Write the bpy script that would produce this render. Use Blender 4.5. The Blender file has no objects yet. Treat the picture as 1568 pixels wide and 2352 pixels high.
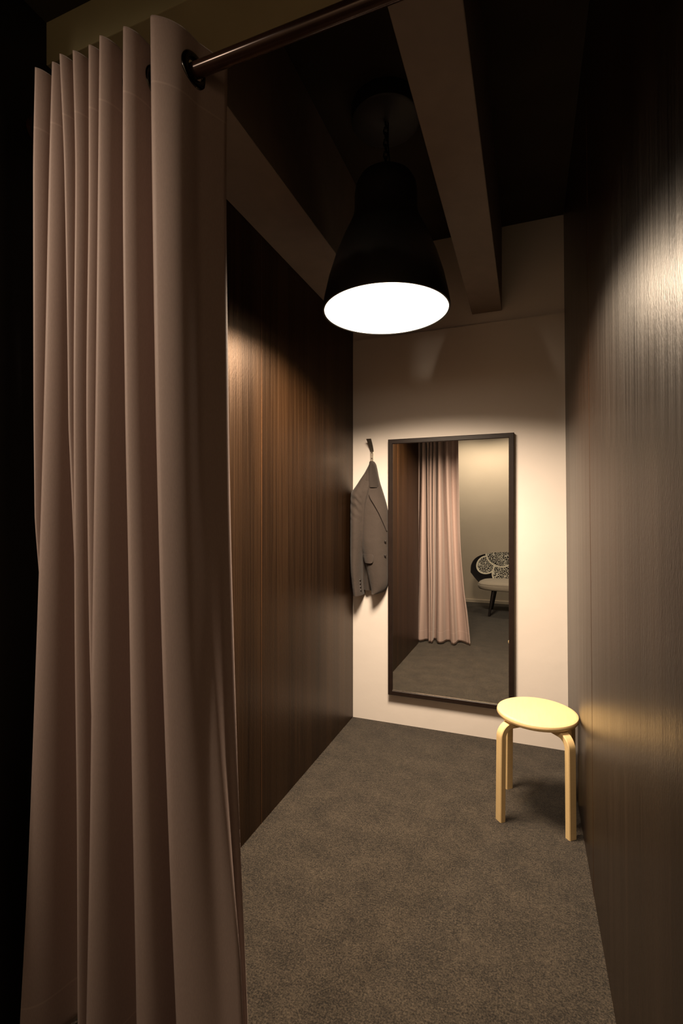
import bpy, bmesh, math, random
from mathutils import Vector, Matrix, noise
random.seed(7)
scene = bpy.context.scene
COL = scene.collection
PI = math.pi

# ------------------------------------------------------------------ helpers
def obj(name, bm, mat, parent=None, smooth=True, auto=None):
    bmesh.ops.recalc_face_normals(bm, faces=bm.faces)
    me = bpy.data.meshes.new(name)
    bm.to_mesh(me); bm.free()
    if smooth:
        for p in me.polygons: p.use_smooth = True
        if auto is not None:
            me.set_sharp_from_angle(angle=math.radians(auto))
    me.materials.append(mat)
    o = bpy.data.objects.new(name, me)
    COL.objects.link(o)
    if parent is not None: o.parent = parent
    return o

def tag(o, label, cat, group=None, kind=None):
    o['label'] = label; o['category'] = cat
    if group: o['group'] = group
    if kind: o['kind'] = kind
    return o

def empty(name, loc, label, cat):
    o = bpy.data.objects.new(name, None); COL.objects.link(o)
    o.location = loc; o.empty_display_size = 0.1
    return tag(o, label, cat)

def add_box(bm, x0, x1, y0, y1, z0, z1, bevel=0.0, seg=2):
    vs = [bm.verts.new((x, y, z)) for x in (x0, x1) for y in (y0, y1) for z in (z0, z1)]
    idx = [(0,1,3,2), (4,6,7,5), (0,4,5,1), (2,3,7,6), (0,2,6,4), (1,5,7,3)]
    fs = [bm.faces.new([vs[i] for i in f]) for f in idx]
    if bevel > 0:
        es = list({e for f in fs for e in f.edges})
        bmesh.ops.bevel(bm, geom=es, offset=bevel, segments=seg, affect='EDGES', profile=0.5)
    return vs

def add_lathe(bm, prof, seg=64, center=(0,0,0), close_ends=True):
    rings = []
    for r, z in prof:
        if r < 1e-6:
            rings.append([bm.verts.new((center[0], center[1], center[2]+z))])
        else:
            rings.append([bm.verts.new((center[0]+r*math.cos(2*PI*i/seg), center[1]+r*math.sin(2*PI*i/seg), center[2]+z)) for i in range(seg)])
    for a, b in zip(rings, rings[1:]):
        for i in range(seg):
            j = (i+1) % seg
            if len(a) == 1 and len(b) == 1: continue
            if len(a) == 1: bm.faces.new((a[0], b[i], b[j]))
            elif len(b) == 1: bm.faces.new((a[i], a[j], b[0]))
            else: bm.faces.new((a[i], a[j], b[j], b[i]))
    if close_ends:
        for r in (rings[0], rings[-1]):
            if len(r) > 1: bm.faces.new(r)

def add_tube(bm, pts, r, seg=12, closed=False):
    pts = [Vector(p) for p in pts]; n = len(pts); rings = []
    up = Vector((0, 0, 1))
    for i, p in enumerate(pts):
        if closed: t = (pts[(i+1) % n]-pts[i-1])
        else: t = pts[min(i+1, n-1)]-pts[max(i-1, 0)]
        t.normalize()
        u = up if abs(t.dot(up)) < .95 else Vector((1, 0, 0))
        a = t.cross(u).normalized(); b = t.cross(a)
        rr = r[i] if isinstance(r, (list, tuple)) else r
        rings.append([bm.verts.new(p + (a*math.cos(2*PI*k/seg)+b*math.sin(2*PI*k/seg))*rr) for k in range(seg)])
    m = n if closed else n-1
    for i in range(m):
        a, b = rings[i], rings[(i+1) % n]
        # best alignment keeps closed loops from twisting
        off = 0
        if closed and i == n-1:
            off = min(range(seg), key=lambda o: (a[0].co-b[o].co).length)
        for k in range(seg):
            bm.faces.new((a[k], a[(k+1) % seg], b[(k+1+off) % seg], b[(k+off) % seg]))
    if not closed:
        bm.faces.new(rings[0]); bm.faces.new(list(reversed(rings[-1])))

def lerp_table(tab, t):
    """tab: sorted list of (t, v...) ; smooth (monotone-ish Catmull-Rom) interpolation"""
    tab = sorted(tab)
    if t <= tab[0][0]:
        i = 0
    elif t >= tab[-1][0]:
        i = len(tab)-2
    else:
        i = max(k for k in range(len(tab)-1) if tab[k][0] <= t)
    t0, t1 = tab[i][0], tab[i+1][0]
    u = (t-t0)/(t1-t0)
    out = []
    for c in range(1, len(tab[0])):
        v0, v1 = tab[i][c], tab[i+1][c]
        if u < 0 or u > 1:
            out.append(v0+(v1-v0)*u); continue
        def slope(k):
            if k == 0: return (tab[1][c]-tab[0][c])/(tab[1][0]-tab[0][0])
            if k == len(tab)-1: return (tab[-1][c]-tab[-2][c])/(tab[-1][0]-tab[-2][0])
            a = (tab[k][c]-tab[k-1][c])/(tab[k][0]-tab[k-1][0]); b = (tab[k+1][c]-tab[k][c])/(tab[k+1][0]-tab[k][0])
            return 0 if a*b <= 0 else 2*a*b/(a+b)
        h = t1-t0; m0, m1 = slope(i)*h, slope(i+1)*h
        out.append((2*u**3-3*u*u+1)*v0+(u**3-2*u*u+u)*m0+(-2*u**3+3*u*u)*v1+(u**3-u*u)*m1)
    return out if len(out) > 1 else out[0]

# ------------------------------------------------------------------ materials
class NT:
    def __init__(s, name):
        s.m = bpy.data.materials.new(name); s.m.use_nodes = True
        s.t = s.m.node_tree; s.b = s.t.nodes['Principled BSDF']
    def n(s, kind, **kw):
        nd = s.t.nodes.new(kind)
        for k, v in kw.items():
            if k.startswith('i_'): nd.inputs[k[2:].replace('_', ' ')].default_value = v
            else: setattr(nd, k, v)
        return nd
    def l(s, a, ao, b, bi): s.t.links.new(a.outputs[ao], b.inputs[bi])
    def coords(s, scale=(1,1,1)):
        tc = s.n('ShaderNodeTexCoord'); mp = s.n('ShaderNodeMapping')
        mp.inputs['Scale'].default_value = scale
        s.l(tc, 'Object', mp, 'Vector'); return mp
    def noise(s, mp, scale, detail=4, rough=.5):
        nd = s.n('ShaderNodeTexNoise'); nd.inputs['Scale'].default_value = scale
        nd.inputs['Detail'].default_value = detail; nd.inputs['Roughness'].default_value = rough
        s.l(mp, 'Vector', nd, 'Vector'); return nd
    def ramp(s, src, out, stops):
        r = s.n('ShaderNodeValToRGB'); e = r.color_ramp.elements
        while len(e) < len(stops): e.new(.5)
        for el, (p, c) in zip(e, stops): el.position = p; el.color = (*c, 1)
        s.l(src, out, r, 'Fac'); return r
    def bump(s, src, out, strength, dist, prev=None):
        b = s.n('ShaderNodeBump'); b.inputs['Strength'].default_value = strength; b.inputs['Distance'].default_value = dist
        s.l(src, out, b, 'Height')
        if prev is not None: s.l(prev, 'Normal', b, 'Normal')
        return b
    def math(s, op, a, b=None, c=None):
        nd = s.n('ShaderNodeMath', operation=op)
        for i, v in enumerate((a, b, c)):
            if v is None: continue
            if isinstance(v, (int, float)): nd.inputs[i].default_value = v
            else: s.t.links.new(v, nd.inputs[i])
        return nd.outputs[0]

def simple(name, col, rough=.5, metal=0.0, spec=.5, nscale=None, namt=.15, bump=0.0):
    k = NT(name); b = k.b
    b.inputs['Base Color'].default_value = (*col, 1); b.inputs['Roughness'].default_value = rough
    b.inputs['Metallic'].default_value = metal; b.inputs['Specular IOR Level'].default_value = spec
    if nscale:
        mp = k.coords(); nz = k.noise(mp, nscale)
        r = k.ramp(nz, 'Fac', [(.3, tuple(c*(1-namt) for c in col)), (.7, tuple(min(1, c*(1+namt)) for c in col))])
        k.l(r, 'Color', b, 'Base Color')
        if bump: k.l(k.bump(nz, 'Fac', bump, .002), 'Normal', b, 'Normal')
    return k.m

def wood_veneer(name, dark, light, rough, spec=.5, tint=(1, 1, 1)):
    k = NT(name); b = k.b
    mp = k.coords((1, 1, .012))
    mp2 = k.coords((1, 1, .30))
    g1 = k.noise(mp, 95, 5, .68)          # veneer streaks
    g2 = k.noise(mp2, 230, 3, .65)         # fine pores
    mp3 = k.coords((1, 1, .004)); g3 = k.noise(mp3, 9, 2, .5)    # wide flitches
    mix = k.math('ADD', k.math('MULTIPLY', g1.outputs['Fac'], .6), k.math('MULTIPLY', g3.outputs['Fac'], .4))
    r = k.n('ShaderNodeValToRGB'); e = r.color_ramp.elements
    e[0].position = .36; e[0].color = (*dark, 1); e[1].position = .64; e[1].color = (*light, 1)
    k.t.links.new(mix, r.inputs['Fac'])
    k.l(r, 'Color', b, 'Base Color')
    rr = k.n('ShaderNodeMapRange'); rr.inputs['From Min'].default_value = .3; rr.inputs['From Max'].default_value = .7
    rr.inputs['To Min'].default_value = rough-.05; rr.inputs['To Max'].default_value = rough+.07
    k.l(g1, 'Fac', rr, 'Value'); k.l(rr, 'Result', b, 'Roughness')
    b1 = k.bump(g2, 'Fac', .5, .0012)
    b2 = k.bump(g1, 'Fac', .2, .0010, b1)
    k.l(b2, 'Normal', b, 'Normal')
    sr = k.n('ShaderNodeMapRange'); sr.inputs['From Min'].default_value = .32; sr.inputs['From Max'].default_value = .68
    sr.inputs['To Min'].default_value = spec*.45; sr.inputs['To Max'].default_value = spec*1.5
    k.t.links.new(mix, sr.inputs['Value']); k.l(sr, 'Result', b, 'Specular IOR Level')      # open grain is duller than the varnished bands
    b.inputs['Specular Tint'].default_value = (*tint, 1)
    return k.m

M_WOOD = wood_veneer('dark_wood_veneer', (.0065, .0029, .0016), (.0175, .0083, .0046), .33, .5, (1, .83, .65))
M_WOODL = wood_veneer('dark_wood_veneer_left', (.0055, .0025, .0011), (.0165, .0074, .0028), .37, .52, (1, .56, .27))
M_BLACKWOOD = simple('black_stained_wood', (.008, .006, .005), .6, nscale=30)

def plaster(name, col, cracks=True):
    k = NT(name); b = k.b
    mp = k.coords(); n1 = k.noise(mp, 2.2, 5, .55); n2 = k.noise(mp, 60, 4, .6); n3 = k.noise(mp, 6, 3, .5)
    r = k.ramp(n1, 'Fac', [(.3, tuple(c*.94 for c in col)), (.7, col)])
    k.l(r, 'Color', b, 'Base Color')
    b1 = k.bump(n2, 'Fac', .08, .003); b2 = k.bump(n3, 'Fac', .18, .012, b1)
    k.l(b2, 'Normal', b, 'Normal')
    b.inputs['Roughness'].default_value = .75; b.inputs['Specular IOR Level'].default_value = .25
    return k.m
M_PLASTER = plaster('cream_plaster', (.80, .73, .665))
M_TAUPE = plaster('taupe_plaster', (.66, .555, .43))
M_BEAM = simple('beige_beam_paint', (.22, .175, .145), .8, spec=.2, nscale=14, namt=.06)
M_CEIL = simple('black_ceiling_paint', (.035, .027, .02), .9, spec=.15, nscale=6)
M_SOFFIT = simple('dark_soffit_paint', (.05, .043, .03), .9, spec=.15, nscale=6)
M_LINTEL = simple('olive_lintel_paint', (.27, .225, .125), .85, spec=.2, nscale=10, namt=.05)

def carpet():
    k = NT('grey_brown_carpet'); b = k.b
    mp = k.coords(); n1 = k.noise(mp, 190, 4, .75); n2 = k.noise(mp, 9, 5, .6); n3 = k.noise(mp, 60, 3, .6)
    f = k.math('ADD', k.math('MULTIPLY', n1.outputs['Fac'], .62), k.math('MULTIPLY', n2.outputs['Fac'], .14))
    f = k.math('ADD', f, k.math('MULTIPLY', n3.outputs['Fac'], .16))
    r = k.n('ShaderNodeValToRGB'); e = r.color_ramp.elements
    e[0].position = .40; e[0].color = (.0105, .0082, .0058, 1); e[1].position = .60; e[1].color = (.088, .068, .047, 1)
    k.t.links.new(f, r.inputs['Fac']); k.l(r, 'Color', b, 'Base Color')
    b1 = k.bump(n1, 'Fac', .8, .004); b2 = k.bump(n3, 'Fac', .2, .004, b1)
    k.l(b2, 'Normal', b, 'Normal')
    b.inputs['Roughness'].default_value = .95; b.inputs['Specular IOR Level'].default_value = .1
    b.inputs['Sheen Weight'].default_value = .15
    return k.m
M_CARPET = carpet()

def curtain_fabric():
    k = NT('dusty_pink_curtain_satin'); b = k.b
    col = (.42, .308, .272)
    mp = k.coords((1, 1, .12)); n1 = k.noise(mp, 900, 2, .5)
    r = k.ramp(n1, 'Fac', [(.3, tuple(c*.93 for c in col)), (.7, tuple(c*1.05 for c in col))])
    # sewn heading and hem lines: thin stitched ridges at fixed heights
    tc = k.n('ShaderNodeTexCoord'); sp = k.n('ShaderNodeSeparateXYZ'); k.l(tc, 'Object', sp, 'Vector')
    z = sp.outputs['Z']
    d1 = k.math('LESS_THAN', k.math('ABSOLUTE', k.math('SUBTRACT', z, 2.203)), .0022)
    d2 = k.math('LESS_THAN', k.math('ABSOLUTE', k.math('SUBTRACT', z, .12)), .0025)
    d = k.math('ADD', d1, d2)
    mx = k.n('ShaderNodeMixRGB'); mx.inputs['Color2'].default_value = (.50, .37, .33, 1)
    k.t.links.new(k.math('MULTIPLY', d, .8), mx.inputs['Fac']); k.l(r, 'Color', mx, 'Color1')
    k.l(mx, 'Color', b, 'Base Color')
    b1 = k.bump(n1, 'Fac', .06, .001)
    k.l(b1, 'Normal', b, 'Normal')
    b.inputs['Roughness'].default_value = .55; b.inputs['Specular IOR Level'].default_value = .3
    b.inputs['Sheen Weight'].default_value = .25; b.inputs['Sheen Roughness'].default_value = .4
    b.inputs['Sheen Tint'].default_value = (1, .88, .82, 1)
    return k.m
M_CURTAIN = curtain_fabric()
M_ROD = simple('dark_bronze_rod', (.050, .022, .014), .2, metal=.35, nscale=20)
M_GROMMET = simple('black_chrome_grommet', (.06, .055, .05), .18, metal=1.0, nscale=30)
M_LAMPBLACK = simple('black_lamp_enamel', (.014, .012, .011), .5, nscale=40)
M_CHAIN = simple('black_chain_metal', (.02, .018, .017), .45, metal=.6, nscale=60)
M_FRAME = simple('dark_brown_frame', (.017, .010, .0075), .42, spec=.25, nscale=25)
M_HIGHLIGHT_LIP = simple('frame_highlight_lip', (.75, .70, .62), .25, metal=1.0, nscale=30)
M_STEEL = simple('brushed_steel', (.72, .66, .56), .35, metal=1.0, nscale=50)
M_HOOKDARK = simple('dark_hook_metal', (.06, .048, .036), .5, metal=.3, nscale=50)
M_JOINTGLINT = simple('joint_edge_glint', (.11, .046, .016), .35, nscale=40)  # lighter brown paints the reflection on the panel joint edges
M_DARKGAP = simple('dark_shadow_gap', (.012, .009, .008), .8, nscale=20)

def mirror_mat():
    k = NT('silvered_mirror_glass'); b = k.b
    mp = k.coords(); n1 = k.noise(mp, 2, 2)
    r = k.ramp(n1, 'Fac', [(0, (.88, .885, .86)), (1, (.90, .905, .88))]); k.l(r, 'Color', b, 'Base Color')
    b.inputs['Metallic'].default_value = 1; b.inputs['Roughness'].default_value = 0.0
    return k.m
M_MIRROR = mirror_mat()

def diffuser():
    k = NT('glowing_lamp_diffuser')
    mp = k.coords(); n1 = k.noise(mp, 3, 2)
    r = k.ramp(n1, 'Fac', [(0, (1, .83, .62)), (1, (1, .84, .64))])
    k.l(r, 'Color', k.b, 'Emission Color'); k.b.inputs['Emission Strength'].default_value = 4.0
    k.b.inputs['Base Color'].default_value = (.8, .8, .78, 1)
    return k.m
M_DIFF = diffuser()

def birch():
    k = NT('pale_birch_veneer'); b = k.b
    mp = k.coords((1, 1, 1)); mp2 = k.coords((14, 1.2, 14))
    n1 = k.noise(mp2, 9, 4, .6); n2 = k.noise(mp, 5, 3)
    f = k.math('ADD', k.math('MULTIPLY', n1.outputs['Fac'], .6), k.math('MULTIPLY', n2.outputs['Fac'], .4))
    r = k.n('ShaderNodeValToRGB'); e = r.color_ramp.elements
    e[0].position = .3; e[0].color = (.69, .49, .235, 1); e[1].position = .7; e[1].color = (.76, .56, .285, 1)
    k.t.links.new(f, r.inputs['Fac']); k.l(r, 'Color', b, 'Base Color')
    b.inputs['Roughness'].default_value = .38; b.inputs['Specular IOR Level'].default_value = .45
    return k.m
M_BIRCH = birch()

def suiting(name, col):
    k = NT(name); b = k.b
    mp = k.coords(); n1 = k.noise(mp, 700, 2, .6); n2 = k.noise(mp, 9, 4, .55)
    r = k.ramp(n1, 'Fac', [(.3, tuple(c*.82 for c in col)), (.7, tuple(c*1.15 for c in col))])
    k.l(r, 'Color', b, 'Base Color')
    b1 = k.bump(n1, 'Fac', .15, .001); b2 = k.bump(n2, 'Fac', .5, .012, b1)
    k.l(b2, 'Normal', b, 'Normal')
    b.inputs['Roughness'].default_value = .85; b.inputs['Specular IOR Level'].default_value = .2
    b.inputs['Sheen Weight'].default_value = .1
    return k.m
M_SUIT = suiting('grey_brown_suiting', (.054, .042, .0355))
M_SUIT2 = suiting('dark_grey_collar_suiting', (.038, .030, .0255))
M_BUTTON = simple('dark_button_horn', (.012, .009, .008), .35, nscale=90)
M_SEATFAB = suiting('light_grey_seat_fabric', (.36, .31, .245))
M_DARKLEG = simple('black_brown_leg_wood', (.012, .008, .007), .4, nscale=30)

def scallop_fabric(circles):
    k = NT('black_fabric_with_white_scallops'); b = k.b
    tc = k.n('ShaderNodeTexCoord'); sp = k.n('ShaderNodeSeparateXYZ'); k.l(tc, 'Object', sp, 'Vector')
    X, Z = sp.outputs['X'], sp.outputs['Z']
    vo = k.n('ShaderNodeTexVoronoi'); vo.inputs['Scale'].default_value = 48; vo.feature = 'DISTANCE_TO_EDGE'
    k.l(tc, 'Object', vo, 'Vector')
    lines = k.math('LESS_THAN', vo.outputs['Distance'], .085)
    cur = k.n('ShaderNodeRGB'); cur.outputs[0].default_value = (.010, .008, .009, 1)
    cur = cur.outputs[0]
    fill = k.n('ShaderNodeMixRGB'); fill.inputs['Color1'].default_value = (.008, .007, .008, 1); fill.inputs['Color2'].default_value = (.72, .68, .58, 1)
    k.t.links.new(lines, fill.inputs['Fac'])
    for cx, cz, r in circles:
        dx = k.math('SUBTRACT', k.math('ABSOLUTE', X), abs(cx)) if cx else X
        dz = k.math('SUBTRACT', Z, cz)
        d = k.math('SQRT', k.math('ADD', k.math('MULTIPLY', dx, dx), k.math('MULTIPLY', dz, dz)))
        m1 = k.n('ShaderNodeMixRGB'); k.t.links.new(k.math('LESS_THAN', d, r), m1.inputs['Fac'])
        k.t.links.new(cur, m1.inputs['Color1']); k.l(fill, 'Color', m1, 'Color2')
        m2 = k.n('ShaderNodeMixRGB'); k.t.links.new(k.math('LESS_THAN', k.math('ABSOLUTE', k.math('SUBTRACT', d, r)), .0085), m2.inputs['Fac'])
        k.l(m1, 'Color', m2, 'Color1'); m2.inputs['Color2'].default_value = (.80, .74, .60, 1)
        cur = m2.outputs['Color']
    k.t.links.new(cur, b.inputs['Base Color'])
    b.inputs['Roughness'].default_value = .8; b.inputs['Specular IOR Level'].default_value = .15
    return k.m
M_SCALLOP = scallop_fabric([(.515, .605, .115), (.275, .49, .165), (.0, .50, .12), (.325, .775, .20), (.0, .80, .15)])

# ------------------------------------------------------------------ the setting
def struct(name, bm, m, label, cat):
    o = obj(name, bm, m, smooth=False)
    return tag(o, label, cat, kind='structure')

XL, XR, YB = -1.04, .212, 2.92
bm = bmesh.new(); add_box(bm, -2.0, 1.4, -1.62, 3.1, -.06, 0); struct('floor', bm, M_CARPET, 'grey-brown short pile carpet covering the whole floor', 'floor')
bm = bmesh.new(); add_box(bm, -1.2, .40, 1.06, 3.1, 2.95, 3.03); struct('ceiling', bm, M_CEIL, 'black painted ceiling above the pendant lamp', 'ceiling')
bm = bmesh.new(); add_box(bm, -2.0, 1.4, -1.62, .90, 2.575, 2.66); struct('ceiling_front', bm, M_SOFFIT, 'dark dropped ceiling in front of the curtain opening', 'ceiling')
bm = bmesh.new()
add_box(bm, -1.2, .40, YB, 3.1, 0, 2.405); add_box(bm, -1.2, .40, YB+.012, 3.1, 2.405, 2.95)
struct('wall_back', bm, M_PLASTER, 'cream plaster end wall behind the mirror', 'wall')
# left partition with a seam; right partition leans by less than a degree
bm = bmesh.new(); add_box(bm, -1.12, XL, .975, 1.775, 0, 2.95); add_box(bm, -1.12, XL, 1.778, YB, 0, 2.95); add_box(bm, -1.12, XL-.004, 1.775, 1.778, 0, 2.95)
struct('wall_left', bm, M_WOODL, 'dark brown wood veneer wall on the curtain side', 'wall')
bm = bmesh.new()
add_box(bm, XR, XR+.09, .55, YB, 0, 2.95)
for v in bm.verts: v.co.x -= .0085*v.co.z
struct('wall_right', bm, M_WOOD, 'dark brown wood veneer wall beside the birch stool', 'wall')
bm = bmesh.new(); add_box(bm, -1.27, -1.166, .45, .975, 0, 2.575); struct('wall_front_left', bm, M_BLACKWOOD, 'black wall end at the left edge of the curtain', 'wall')
bm = bmesh.new(); add_box(bm, -2.0, 1.4, -1.62, -1.55, 0, 2.575); struct('wall_rear', bm, M_TAUPE, 'taupe plaster wall behind the loveseat, seen in the mirror', 'wall')
bm = bmesh.new(); add_box(bm, -2.0, 1.4, -1.55, -1.538, 0, .045, .003); struct('baseboard_rear', bm, M_TAUPE, 'low taupe skirting board under the wall behind the loveseat', 'baseboard')
bm = bmesh.new(); add_box(bm, -1.166, XR-.015, .90, 1.06, 2.465, 2.95, .002); struct('ceiling_beam', bm, M_LINTEL, 'olive-beige cross beam above the curtain rod', 'beam')
bm = bmesh.new(); add_box(bm, XL, -.80, 1.06, YB, 2.465, 2.95, .003); struct('ceiling_beam', bm, M_BEAM, 'dim beige ceiling beam along the left wood wall', 'beam')
bm = bmesh.new(); add_box(bm, -.30, -.135, 1.06, YB, 2.465, 2.95, .003); struct('ceiling_beam', bm, M_BEAM, 'beige ceiling beam running over the room right of the lamp', 'beam')
bm = bmesh.new(); add_box(bm, XL-.004, XL+.0006, 1.7752, 1.7778, .0, 2.465); struct('trim_1', bm, M_JOINTGLINT, 'thin joint line in the left wood wall, its edge reflection painted copper-brown', 'trim')
bm = bmesh.new(); add_box(bm, XR-.0006, XR+.002, 1.846, 1.8485, .0, 2.95)
for v in bm.verts: v.co.x -= .0085*v.co.z
struct('trim_2', bm, M_JOINTGLINT, 'thin joint line in the right wood wall, its edge reflection painted copper-brown', 'trim')

# ------------------------------------------------------------------ curtain
ROD_Y, ROD_Z, ROD_R = .877, 2.272, .0155
ZT, ZB = 2.342, .010
FR = [  # front fold tips: (z, x)
 [(2.342,-1.072),(2.08,-1.078),(1.585,-1.078),(1.2,-1.075),(.9,-1.085),(.563,-1.09),(.03,-1.105)],
 [(2.342,-1.0209),(2.08,-1.0307),(1.585,-1.0462),(1.08,-1.0675),(.563,-1.0935),(.03,-1.130)],
 [(2.342,-.9879),(2.08,-.973),(1.585,-.962),(1.08,-.9556),(.563,-.950),(.03,-.952)],
 [(2.342,-.9529),(2.06,-.945),(1.585,-.9503),(1.08,-.9489),(.563,-.938),(.03,-.932)],
 [(2.342,-.9083),(2.05,-.9083),(1.57,-.9148),(1.08,-.9135),(.60,-.907),(.03,-.918)],
 [(2.342,-.8688),(2.04,-.8726),(1.567,-.8789),(1.08,-.8878),(.60,-.8968),(.03,-.912)],
 [(2.342,-.8048),(2.026,-.806),(1.56,-.800),(1.08,-.7857),(.60,-.773),(.03,-.760)],
 [(2.342,-.732),(2.006,-.7275),(1.553,-.7195),(1.08,-.7048),(.60,-.682),(.03,-.650)],
]
RE = [(2.342,-.6473,.952),(2.085,-.6508,.952),(1.58,-.6449,.952),(1.08,-.6331,.952),(.598,-.6015,.932),(.2,-.5603,.900),(.03,-.545,.885)]
def fold_points(z):
    F = [lerp_table(t, z) for t in FR]
    rx, ry = lerp_table(RE, z)
    pts = []
    low = max(0, min(1, (1.5-z)/1.5))
    yf = .80; yb = .953
    for i, fx in enumerate(F):
        f = yf + (.004*math.sin(i*2.1))
        if i == 2: f += .06*low                  # this fold is swallowed by its neighbour
        if i == 0: f += .135*max(0, min(1, (1.3-z)/1.0))**1.3
        if i == 4: f += .02*low
        pts.append((fx, f))
        if i < len(F)-1:
            bx = .5*(fx+F[i+1]) + .004
            pts.append((bx, yb + .005*math.sin(i*1.7)-.01*low))
        else:
            pts.append((rx, ry))
    return pts
NS = 22
def curtain_row(z):
    P = fold_points(z); out = []
    n = len(P)
    low = max(0, min(1, (1.5-z)/1.5))
    for i in range(n-1):
        (x0, y0), (x1, y1) = P[i], P[i+1]
        last = i == n-2
        for k in range(NS):
            t = k/NS
            s = t*t*(3-2*t)*.75+t*.25
            y = y0+(y1-y0)*s
            if last:     # the free end: stays fairly flat near the edge
                s2 = t*t*(3-2*t) if t < .3 else t
                s2 = .65*t + .35*math.sin(t*PI/2)
                y = y0+(y1-y0)*(t**1.25)
            w = abs(x1-x0)
            x = x0+(x1-x0)*t + min(.16*w+.003, .008)*math.sin(2*PI*t)*(1 if x1 > x0 else 1)
            if last:
                x = x0+(x1-x0)*t + .012*math.sin(PI*min(1, t*1.6))*(1-low*.5)
                g = max(0, min(1, (1.35-z)/1.0))
                x += .014*g*math.exp(-((t-(.62+.16*g))/.11)**2) - .010*g*math.exp(-((t-.9)/.06)**2)
                gg = max(0, min(1, (.75-z)/.4))
                x += .010*gg*math.exp(-((t-.84)/.05)**2)
            nz = noise.noise(Vector((x*6, i*.37+t, z*.9)))*.006*(.3+low)
            out.append((x, y+nz, z))
    out.append((P[-1][0], P[-1][1], z))
    return out
zs = []
z = ZT
while z > 2.19: zs.append(z); z -= .0045
while z > ZB: zs.append(z); z -= .028
zs.append(ZB)
curtain = empty('curtain', (0, 0, 0), 'dusty pink floor-length curtain bunched in folds on the rod', 'curtain')
bm = bmesh.new(); rows = []
for z in zs:
    r = curtain_row(z)
    hem = .006*max(0, (.09-z)/.09)
    rows.append([bm.verts.new((p[0], p[1], p[2] + (hem*math.sin(j*.11) if z < .09 else 0))) for j, p in enumerate(r)])
for a, b in zip(rows, rows[1:]):
    for j in range(len(a)-1):
        f = (a[j], a[j+1], b[j+1], b[j])
        c = sum((v.co for v in f), Vector())/4
        if (c.y-ROD_Y)**2+(c.z-ROD_Z)**2 < .0215**2: continue
        bm.faces.new(f)
lone = [v for v in bm.verts if not v.link_faces]
bmesh.ops.delete(bm, geom=lone, context='VERTS')
fab = obj('fabric', bm, M_CURTAIN, curtain)
md = fab.modifiers.new('thickness', 'SOLIDIFY'); md.thickness = .0018; md.offset = 0
# grommets: one where each panel meets the rod
top = fold_points(ROD_Z); rowz = curtain_row(ROD_Z)
gproto = None
for i in range(len(top)-1):
    seg = rowz[i*NS:(i+1)*NS+1]
    k = min(range(1, len(seg)-1), key=lambda q: abs(seg[q][1]-ROD_Y))
    p = Vector(seg[k]); d = Vector(seg[k+1])-Vector(seg[k-1]); d.z = 0; d.normalize()
    nrm = Vector((d.y, -d.x, 0))
    if gproto is None:
        bm = bmesh.new()
        prof = [(.0200, -.0035), (.0192, 0), (.0200, .0035), (.025, .0050), (.033, .0042), (.0365, .0016), (.0365, -.0016), (.033, -.0042), (.025, -.0050), (.0200, -.0035)]
        add_lathe(bm, prof, 40, close_ends=False)
        bmesh.ops.remove_doubles(bm, verts=bm.verts, dist=1e-5)
        g = gproto = obj('grommet', bm, M_GROMMET, curtain)
    else:
        g = gproto.copy(); COL.objects.link(g); g.parent = curtain
    g.rotation_mode = 'QUATERNION'
    g.rotation_quaternion = Vector((0, 0, 1)).rotation_difference(nrm)
    g.location = (p.x, ROD_Y, ROD_Z)

# ------------------------------------------------------------------ rod
rod = empty('curtain_rod', (-.48, ROD_Y, ROD_Z), 'dark bronze curtain rod threaded through the curtain rings', 'curtain rod')
bm = bmesh.new(); add_tube(bm, [(-1.155, ROD_Y, ROD_Z), (-.8, ROD_Y, ROD_Z), (-.3, ROD_Y, ROD_Z), (.188, ROD_Y, ROD_Z)], ROD_R, 32)
o = obj('pole', bm, M_ROD, rod, auto=40); o.matrix_parent_inverse = Matrix.Translation(-rod.location)
for x0, x1 in ((-1.165, -1.153), (.181, .1915)):
    bm = bmesh.new(); add_tube(bm, [(x0, ROD_Y, ROD_Z), (x1, ROD_Y, ROD_Z)], .032, 32)
    o = obj('wall_flange', bm, M_ROD, rod, auto=40); o.matrix_parent_inverse = Matrix.Translation(-rod.location)

# ------------------------------------------------------------------ pendant lamp
LX, LY, LZ = -.535, 1.90, 2.12
lamp = empty('pendant_lamp', (LX, LY, LZ), 'large black bell pendant lamp with a glowing white underside', 'lamp')
prof = [(.250, .000), (.256, .0), (.257, .006), (.250, .05), (.232, .13), (.205, .215), (.170, .30), (.145, .35), (.131, .385), (.1265, .42), (.1265, .47), (.122, .505), (.108, .532), (.085, .550), (.05, .560), (.022, .563), (.018, .575), (.0, .576)]
inner = [(.0, .55), (.085, .540), (.115, .500), (.120, .42), (.140, .345), (.165, .295), (.200, .21), (.227, .13), (.245, .05), (.250, .0)]
bm = bmesh.new(); add_lathe(bm, prof, 96, close_ends=False)
obj('shade', bm, M_LAMPBLACK, lamp, auto=50)
bm = bmesh.new(); add_lathe(bm, [(0, .004), (.12, .0035), (.2495, .003), (.2495, .010), (0, .010)], 96, close_ends=False)
obj('diffuser', bm, M_DIFF, lamp, smooth=False)
bm = bmesh.new(); zc = .576; k = 0
while zc < .765:
    pts = []
    for i in range(16):
        a = 2*PI*i/16; u = .009*math.cos(a); w = .0165*math.sin(a)
        pts.append((u, 0, zc+.012+w) if k % 2 == 0 else (0, u, zc+.012+w))
    add_tube(bm, pts, .0034, 8, closed=True); zc += .0245; k += 1
add_tube(bm, [(.010, .004, .56), (.014, .004, .62), (.006, .01, .69), (.010, .0, .785)], .003, 8)
obj('chain', bm, M_CHAIN, lamp)
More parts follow.
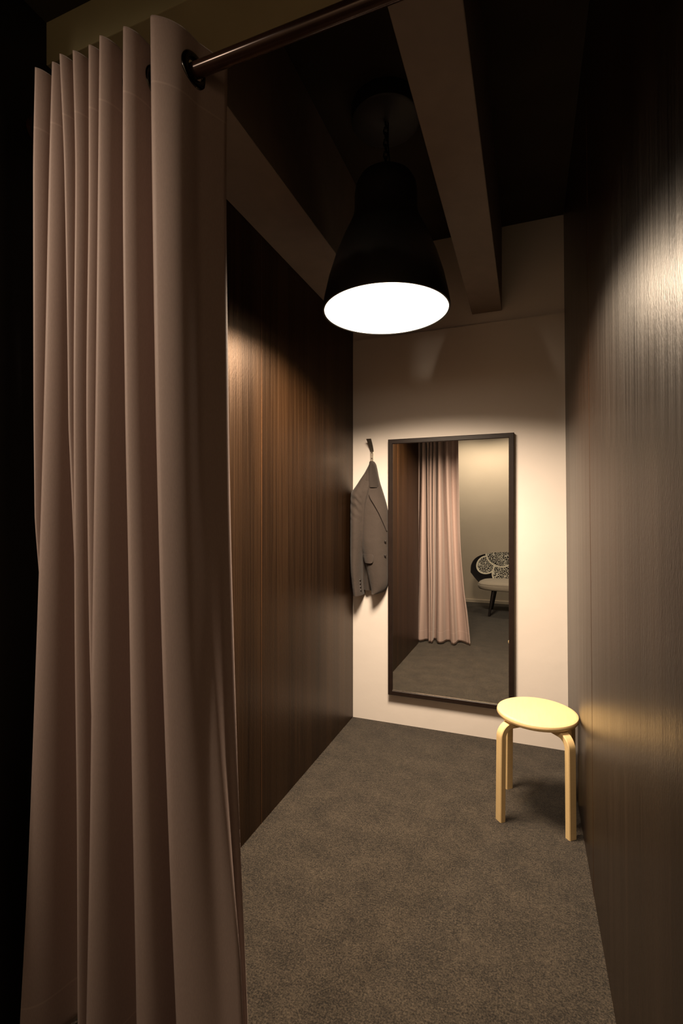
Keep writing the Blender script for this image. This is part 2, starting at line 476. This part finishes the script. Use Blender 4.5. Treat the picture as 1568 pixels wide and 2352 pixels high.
bm = bmesh.new(); add_lathe(bm, [(0, .765), (.13, .765), (.138, .770), (.140, .778), (.140, .829), (0, .829)], 64, close_ends=False)
obj('canopy', bm, M_LAMPBLACK, lamp, auto=40)

# ------------------------------------------------------------------ mirror
mx0, mx1, mz0, mz1 = -.800, -.068, .186, 1.757
mir = empty('wall_mirror', ((mx0+mx1)/2, YB, mz0), 'tall wall mirror in a thin dark brown frame, reflecting curtain and loveseat', 'mirror')
inv = Matrix.Translation(-mir.location)
fw, yf, yb = .0285, 2.886, 2.9185
bm = bmesh.new()
def ring_profile(bm, prof):
    """prof: (inset, y) points swept round the rectangle, mitred corners"""
    loops = []
    for ins, y in prof:
        loops.append([bm.verts.new(v) for v in ((mx0+ins, y, mz0+ins), (mx1-ins, y, mz0+ins), (mx1-ins, y, mz1-ins), (mx0+ins, y, mz1-ins))])
    for a, b in zip(loops, loops[1:]+loops[:1]):
        for i in range(4): bm.faces.new((a[i], a[(i+1) % 4], b[(i+1) % 4], b[i]))
ring_profile(bm, [(0, yb), (0, yf+.003), (.003, yf), (fw-.003, yf), (fw, yf+.003), (fw, yb)])
o = obj('frame', bm, M_FRAME, mir, smooth=False); o.matrix_parent_inverse = inv
bm = bmesh.new(); add_box(bm, mx0+fw-.004, mx1-fw+.004, 2.894, 2.914, mz0+fw-.004, mz1-fw+.004)
for v in bm.verts: v.co.y -= (v.co.x-mx0)*.0056      # hangs a hair out of true
o = obj('mirror_glass', bm, M_MIRROR, mir, smooth=False); o.matrix_parent_inverse = inv
bm = bmesh.new(); add_box(bm, mx0+fw, mx1-fw, yf+.002, 2.8938, mz0+fw, mz0+fw+.0025)  # bright strip built in place of the highlight along the mirror's bottom edge
o = obj('highlight_lip', bm, M_HIGHLIGHT_LIP, mir, smooth=False); o.matrix_parent_inverse = inv
o['label'] = 'bright metal lip standing in for the highlight along the bottom edge'

# ------------------------------------------------------------------ coat hook
hook = empty('coat_hook', (-.912, YB, 1.66), 'small metal wall hook with dark upper arm, above the jacket', 'hook')
inv = Matrix.Translation(-hook.location)
bm = bmesh.new(); add_box(bm, -.9235, -.9005, YB-.006, YB-.0005, 1.600, 1.696, .0015)
o = obj('backplate', bm, M_STEEL, hook, smooth=False); o.matrix_parent_inverse = inv
for zz in (1.684, 1.648):
    bm = bmesh.new()
    add_lathe(bm, [(0, .0045), (.0028, .0040), (.0042, .002), (.0044, 0), (0, 0)], 16, close_ends=False)
    bmesh.ops.rotate(bm, verts=bm.verts, cent=(0,0,0), matrix=Matrix.Rotation(PI/2, 3, 'X'))
    bmesh.ops.translate(bm, verts=bm.verts, vec=(-.912, YB-.005, zz))
    o = obj('screw', bm, M_HOOKDARK, hook); o.matrix_parent_inverse = inv
bm = bmesh.new()
arm = [(1.690, YB-.0085, .011), (1.702, YB-.011, .011), (1.722, YB-.020, .0125), (1.745, YB-.034, .014), (1.7655, YB-.050, .015)]
a_ = []
for zz, yy, hw in arm:
    xs = -.912-(1.69-zz)*-.14*-1
    xs = -.911-(zz-1.69)*.12
    a_.append([bm.verts.new(v) for v in ((xs-hw, yy, zz), (xs+hw, yy, zz), (xs+hw, yy+.006, zz+.002), (xs-hw, yy+.006, zz+.002))])
for p, q in zip(a_, a_[1:]):
    for i in range(4): bm.faces.new((p[i], p[(i+1) % 4], q[(i+1) % 4], q[i]))
bm.faces.new(a_[0]); bm.faces.new(a_[-1])
o = obj('upper_arm', bm, M_HOOKDARK, hook, smooth=False); o.matrix_parent_inverse = inv
bm = bmesh.new()
add_tube(bm, [(-.912, YB-.006, 1.612), (-.912, YB-.022, 1.603), (-.912, YB-.032, 1.610), (-.912, YB-.034, 1.622)], [.005, .005, .005, .0055], 10)
o = obj('lower_peg', bm, M_STEEL, hook); o.matrix_parent_inverse = inv

# ------------------------------------------------------------------ jacket
jac = empty('suit_jacket', (-.91, 2.88, 1.62), 'grey-brown suit jacket hanging folded from the wall hook', 'jacket')
inv = Matrix.Translation(-jac.location)
BODY = [(1.628,-.916,-.897),(1.61,-.922,-.885),(1.58,-.938,-.877),(1.54,-.962,-.869),(1.50,-.985,-.860),(1.45,-1.0,-.844),(1.40,-1.005,-.828),(1.34,-1.0,-.812),(1.28,-.995,-.803),(1.15,-.985,-.803),(1.06,-.968,-.803),(.98,-.946,-.803),(.90,-.928,-.8035),(.87,-.921,-.8055),(.848,-.915,-.810),(.832,-.910,-.817),(.819,-.907,-.826),(.811,-.904,-.838),(.806,-.901,-.856)]
TH = [(1.63,.018),(1.58,.035),(1.5,.052),(1.3,.062),(1.0,.066),(.8,.060)]
def body_y(x, z):
    xl, xr = lerp_table(BODY, z); u = max(0, min(1, (x-xl)/max(1e-4, xr-xl)))
    g = 1-abs(2*u-1)**2.6
    w = .0035*noise.noise(Vector((x*16, z*5, 3.1)))+.0045*math.sin((x+.9)*42+z*3)*(.3+max(0, 1.3-z)*.5)
    return 2.888-lerp_table(TH, z)*g*.95 - w*g
def sheet(name, rows, yfun, mat, parent, nx=26, nz=60, back=None, thick=None, col_u=None):
    """solid between a curved front and either a flat back plane or a constant thickness; rows (z, xl, xr)"""
    z0, z1 = rows[0][0], rows[-1][0]
    bm = bmesh.new(); fr, bk = [], []
    for j in range(nz+1):
        z = z0+(z1-z0)*j/nz
        xl, xr = lerp_table(rows, z)
        a, b = [], []
        for i in range(nx+1):
            u = i/nx; u = u*.6+.4*(.5-.5*math.cos(PI*u))
            x = xl+(xr-xl)*u; y = yfun(x, z, u)
            a.append(bm.verts.new((x, y, z)))
            yb_ = back if back is not None else y+thick
            b.append(bm.verts.new((x, max(yb_, y+.0015), z)))
        fr.append(a); bk.append(b)
    def quad(*v): bm.faces.new(v)
    for j in range(nz):
        for i in range(nx):
            quad(fr[j][i], fr[j][i+1], fr[j+1][i+1], fr[j+1][i])
            quad(bk[j][i+1], bk[j][i], bk[j+1][i], bk[j+1][i+1])
        quad(fr[j][0], fr[j+1][0], bk[j+1][0], bk[j][0]); quad(fr[j][nx], bk[j][nx], bk[j+1][nx], fr[j+1][nx])
    for i in range(nx):
        quad(fr[0][i], bk[0][i], bk[0][i+1], fr[0][i+1]); quad(fr[nz][i], fr[nz][i+1], bk[nz][i+1], bk[nz][i])
    o = obj(name, bm, mat, parent, auto=60)
    o.matrix_parent_inverse = inv
    return o
sheet('front_panel', BODY, lambda x, z, u: body_y(x, z), M_SUIT, jac, 30, 90, back=2.9186)
BACKP = [(1.10,-.985,-.90),(.95,-.978,-.89),(.86,-.972,-.885),(.822,-.968,-.885)]
sheet('back_panel', BACKP, lambda x, z, u: 2.893-.012*math.sin(PI*u)-.004*math.sin(x*160), M_SUIT2, jac, 16, 16, back=2.9186)
SLV = [(1.545,-.953,-.912),(1.52,-.972,-.905),(1.48,-1.000,-.903),(1.455,-1.019,-.905),(1.435,-1.033,-.909),(1.42,-1.0365,-.912),(1.35,-1.037,-.928),(1.22,-1.0375,-.941),(1.10,-1.037,-.952),(1.05,-1.0365,-.957),(.94,-1.033,-.9615),(.88,-1.027,-.962),(.80,-1.016,-.957),(.793,-1.014,-.958)]
def slv_y(x, z, u):
    g = max(0, 1-(2*u-1)**2)**.5
    T = lerp_table([(1.55,.045),(1.48,.062),(1.40,.085),(1.2,.088),(.8,.082)], z)
    w = .0032*math.exp(-((z-1.36)/.07)**2)*math.sin(z*120+(x+.95)*110+2*noise.noise(Vector((x*30, z*18, 0))))
    w += .005*math.sin(u*9+z*2.5)*max(0, 1.2-z+.3)*.6 + .004*noise.noise(Vector((x*25, z*7, 9)))
    y = 2.889-(T+w)*g
    if u > .5 and z < 1.5:      # the sleeve lies on the front panel and ends in a soft roll
        y = min(y, body_y(x, z)-.003-.018*max(0, 1-((u-.5)/.5)**2)**.5*min(1, (1.5-z)/.06))
    return y
sheet('sleeve', SLV, slv_y, M_SUIT, jac, 26, 130, back=2.9186)
COLR = [(1.622,-.914,-.899),(1.60,-.914,-.882),(1.57,-.911,-.875),(1.53,-.907,-.866),(1.50,-.905,-.860),(1.475,-.902,-.857),(1.462,-.899,-.862)]
sheet('collar', COLR, lambda x, z, u: body_y(x, z)-.007-.004*math.sin(PI*u), M_SUIT2, jac, 14, 30, thick=.006)
LAP = [(1.452,-.876,-.845),(1.44,-.890,-.841),(1.425,-.902,-.836),(1.40,-.895,-.828),(1.36,-.872,-.817),(1.30,-.840,-.8055),(1.25,-.821,-.803),(1.205,-.807,-.8025),(1.195,-.8045,-.8025)]
sheet('lapel', LAP, lambda x, z, u: body_y(x, z)-.0075-.006*(1-u), M_SUIT, jac, 14, 40, thick=.006)
FLAP = [(1.052,-.951,-.884),(1.048,-.952,-.876),(1.03,-.951,-.873),(1.012,-.948,-.874),(1.000,-.944,-.880),(.997,-.941,-.890)]
sheet('pocket_flap', FLAP, lambda x, z, u: body_y(x, z)-.0065-.004*max(0, (1.05-z)/.05), M_SUIT, jac, 14, 14, thick=.005)
bm = bmesh.new()
add_tube(bm, [(-.921, 2.902, 1.606), (-.917, 2.893, 1.622), (-.912, 2.888, 1.6275), (-.907, 2.893, 1.622), (-.903, 2.902, 1.606)], .0022, 8)
o = obj('hanging_loop', bm, M_SUIT2, jac); o.matrix_parent_inverse = inv
for zz in (1.128, 1.041):
    bm = bmesh.new()
    add_lathe(bm, [(0, .0035), (.006, .004), (.0085, .003), (.009, .0), (0, -.001)], 20, close_ends=False)
    bmesh.ops.rotate(bm, verts=bm.verts, cent=(0,0,0), matrix=Matrix.Rotation(PI/2, 3, 'X') )
    bmesh.ops.translate(bm, verts=bm.verts, vec=(-.814, body_y(-.814, zz)-.001, zz))
    o = obj('button', bm, M_BUTTON, jac); o.matrix_parent_inverse = inv
for q in range(4):
    zz = .825+q*.021; xx = -.966
    bm = bmesh.new()
    add_lathe(bm, [(0, .003), (.005, .003), (.0065, .0), (0, -.001)], 14, close_ends=False)
    bmesh.ops.rotate(bm, verts=bm.verts, cent=(0,0,0), matrix=Matrix.Rotation(PI/2, 3, 'X') @ Matrix.Rotation(.6, 3, 'Y'))
    xl, xr = lerp_table(SLV, zz); u = .93
    bmesh.ops.translate(bm, verts=bm.verts, vec=(xl+(xr-xl)*u, slv_y(xl+(xr-xl)*u, zz, u)-.001, zz))
    o = obj('cuff_button', bm, M_BUTTON, jac); o.matrix_parent_inverse = inv

# ------------------------------------------------------------------ stool
SX, SY = .040, 2.284
stool = empty('stool', (SX, SY, 0), 'round pale birch stool on four bent wooden legs by the right wall', 'stool')
HS = .440
bm = bmesh.new()
R = .167
add_lathe(bm, [(0, HS-.027), (R-.010, HS-.027), (R-.003, HS-.023), (R, HS-.016), (R, HS-.010), (R-.0025, HS-.004), (R-.008, HS-.0008), (R-.016, HS), (0, HS)], 96, close_ends=False)
obj('seat', bm, M_BIRCH, stool, auto=35)
def leg_mesh():
    bm = bmesh.new()
    w, t = .036, .026
    rad = .047                     # centre line bend radius
    ro = .204                      # outer distance of the foot from the seat axis
    path = [(ro, 0)]
    ztop = HS-.027-t/2-.0006
    path.append((ro-.002, .20)); path.append((ro-.004, ztop-rad))
    for i in range(1, 11):
        a = (PI/2)*i/10
        path.append((ro-.004-rad+rad*math.cos(a), ztop-rad+rad*math.sin(a)))
    path.append((ro-.095, ztop)); path.append((ro-.125, ztop))
    rings = []
    for i, (r, z) in enumerate(path):
        p0 = path[max(0, i-1)]; p1 = path[min(len(path)-1, i+1)]
        tx, tz = p1[0]-p0[0], p1[1]-p0[1]; L = math.hypot(tx, tz); nx, nz = tz/L, -tx/L
        if i == 0: nx, nz = 1, 0
        b = .003
        ring = []
        for (s, q) in ((-w/2+b, t/2), (w/2-b, t/2), (w/2, t/2-b), (w/2, -t/2+b), (w/2-b, -t/2), (-w/2+b, -t/2), (-w/2, -t/2+b), (-w/2, t/2-b)):
            ring.append(bm.verts.new((r-t/2+nx*q, s, z+nz*q)))
        rings.append(ring)
    for a, b in zip(rings, rings[1:]):
        for k in range(8): bm.faces.new((a[k], a[(k+1) % 8], b[(k+1) % 8], b[k]))
    bm.faces.new(rings[0]); bm.faces.new(rings[-1])
    return bm
lp = None
for ang in (225, 315, 45, 135):
    if lp is None: l = lp = obj('leg', leg_mesh(), M_BIRCH, stool, auto=40)
    else:
        l = lp.copy(); COL.objects.link(l); l.parent = stool
    l.rotation_euler = (0, 0, math.radians(ang-4.5))

# ------------------------------------------------------------------ loveseat seen in the mirror
sofa = empty('loveseat', (-.035, -.85, 0), 'small loveseat with black and white scallop-print back and grey seat', 'sofa')
inv0 = Matrix.Translation((-.01, .85, 0))
def se(a, n):   # superellipse
    c, s = math.cos(a), math.sin(a)
    return (math.copysign(abs(c)**(2/n), c), math.copysign(abs(s)**(2/n), s))
bm = bmesh.new()
prof = [(0, .325), (.93, .325), (.975, .332), (1.0, .352), (1.0, .383), (.985, .392), (.99, .397), (.97, .410), (.90, .424), (.7, .433), (.35, .437), (0, .437)]
seg = 72; rings = []
for s_, z in prof:
    if s_ == 0: rings.append([bm.verts.new((.01, -.87, z))]); continue
    ring = []
    for i in range(seg):
        cx, cy = se(2*PI*i/seg, 3.6)
        off = (1-s_)*.12
        ring.append(bm.verts.new((.01+cx*(.61-(1-s_)*.62), -.87+cy*(.31-(1-s_)*.31), z)))
    rings.append(ring)
for a, b in zip(rings, rings[1:]):
    for i in range(seg):
        j = (i+1) % seg
        if len(a) == 1: bm.faces.new((a[0], b[j], b[i]))
        elif len(b) == 1: bm.faces.new((a[i], a[j], b[0]))
        else: bm.faces.new((a[i], a[j], b[j], b[i]))
o = obj('seat', bm, M_SEATFAB, sofa, auto=50); o.location = (-.01, .85, 0)
bm = bmesh.new(); NT_, NZ_ = 80, 20; fr, bk = [], []
for j in range(NZ_+1):
    v = j/NZ_; a, b = [], []
    for i in range(NT_+1):
        th = PI*(i/NT_)
        e = math.sin(th)
        tip = min(th, PI-th)
        ztop = .53+.26*(1-math.exp(-tip/.42))
        zbot = .375
        z = zbot+(ztop-zbot)*v
        flare = .80+.20*v**.8
        cx, sy = math.cos(th), math.sin(th)
        px_ = math.copysign(abs(cx)**.72, cx)*.703*(flare if True else 1)
        py_ = -.80-(sy**.8)*.40*(.90+.10*v)
        if v > .97: zz = z
        a.append(bm.verts.new((.01+px_, py_, z)))
        nx_, ny_ = cx*.9, -sy
        th_ = .045*(1-.35*v)
        b.append(bm.verts.new((.01+px_+nx_*th_*.5*(1 if e > .15 else e/.15), py_+ny_*th_, z-.004)))
    fr.append(a); bk.append(b)
for j in range(NZ_):
    for i in range(NT_):
        bm.faces.new((fr[j][i], fr[j][i+1], fr[j+1][i+1], fr[j+1][i])); bm.faces.new((bk[j][i+1], bk[j][i], bk[j+1][i], bk[j+1][i+1]))
    bm.faces.new((fr[j][0], fr[j+1][0], bk[j+1][0], bk[j][0])); bm.faces.new((fr[j][NT_], bk[j][NT_], bk[j+1][NT_], fr[j+1][NT_]))
for i in range(NT_):
    bm.faces.new((fr[0][i], bk[0][i], bk[0][i+1], fr[0][i+1])); bm.faces.new((fr[NZ_][i], fr[NZ_][i+1], bk[NZ_][i+1], bk[NZ_][i]))
o = obj('backrest', bm, M_SCALLOP, sofa, auto=60); o.location = (-.01, .85, 0)
for sx in (-1, 1):
    for sy, yy in ((1, -.63), (-1, -1.08)):
        bm = bmesh.new()
        add_tube(bm, [(.01+sx*.40, yy-.02*sy, .33), (.01+sx*.425, yy, .18), (.01+sx*.455, yy+.025*sy, 0.0005)], [.026, .021, .013], 16)
        o = obj('leg', bm, M_DARKLEG, sofa, auto=50); o.location = (-.01, .85, 0)

# ------------------------------------------------------------------ lights
def light(name, kind, loc, energy, col, target=None, **kw):
    d = bpy.data.lights.new(name, kind); d.energy = energy; d.color = col
    for k, v in kw.items(): setattr(d, k, v)
    o = bpy.data.objects.new(name, d); COL.objects.link(o); o.location = loc
    if target is not None:
        o.rotation_euler = (Vector(target)-Vector(loc)).to_track_quat('-Z', 'Y').to_euler()
    return o
WARM = (1.0, .79, .58)
light('pendant_light', 'AREA', (LX, LY, LZ-.002), 74, WARM, shape='DISK', size=.49, spread=math.radians(150))
SP = dict(spot_blend=.7, shadow_soft_size=.03)
WARM2 = (1.0, .83, .63)
for x in (-.87, -.245):
    light('wall_downlight', 'SPOT', (x, -.80, 2.54), 47, WARM2, target=(x, -1.55, .7), spot_size=math.radians(125), **SP)
light('curtain_downlight', 'SPOT', (-1.42, -.85, 2.54), 118, WARM2, target=(-1.06, .80, 1.55), spot_size=math.radians(62), spot_blend=1.0, shadow_soft_size=.05)

w = bpy.data.worlds.new('World'); scene.world = w; w.use_nodes = True
w.node_tree.nodes['Background'].inputs['Color'].default_value = (.0, .0, .0, 1)
w.node_tree.nodes['Background'].inputs['Strength'].default_value = 0.0

# ------------------------------------------------------------------ camera
cd = bpy.data.cameras.new('camera'); cam = bpy.data.objects.new('camera', cd); COL.objects.link(cam)
cd.sensor_fit = 'HORIZONTAL'; cd.sensor_width = 24.0; cd.lens = 24.0*1112/1568
cd.shift_y = 4/1568; cd.clip_start = .02
cam.location = (0, 0, 1.30)
cam.rotation_euler = (PI/2, 0, math.radians(20.9615))
scene.camera = cam
vs = scene.view_settings
vs.view_transform = 'Standard'; vs.look = 'None'; vs.gamma = 1.0; vs.exposure = 0.0; vs.use_curve_mapping = False
scene.cycles.max_bounces = 10; scene.cycles.diffuse_bounces = 4; scene.cycles.glossy_bounces = 6
scene.cycles.use_denoising = True
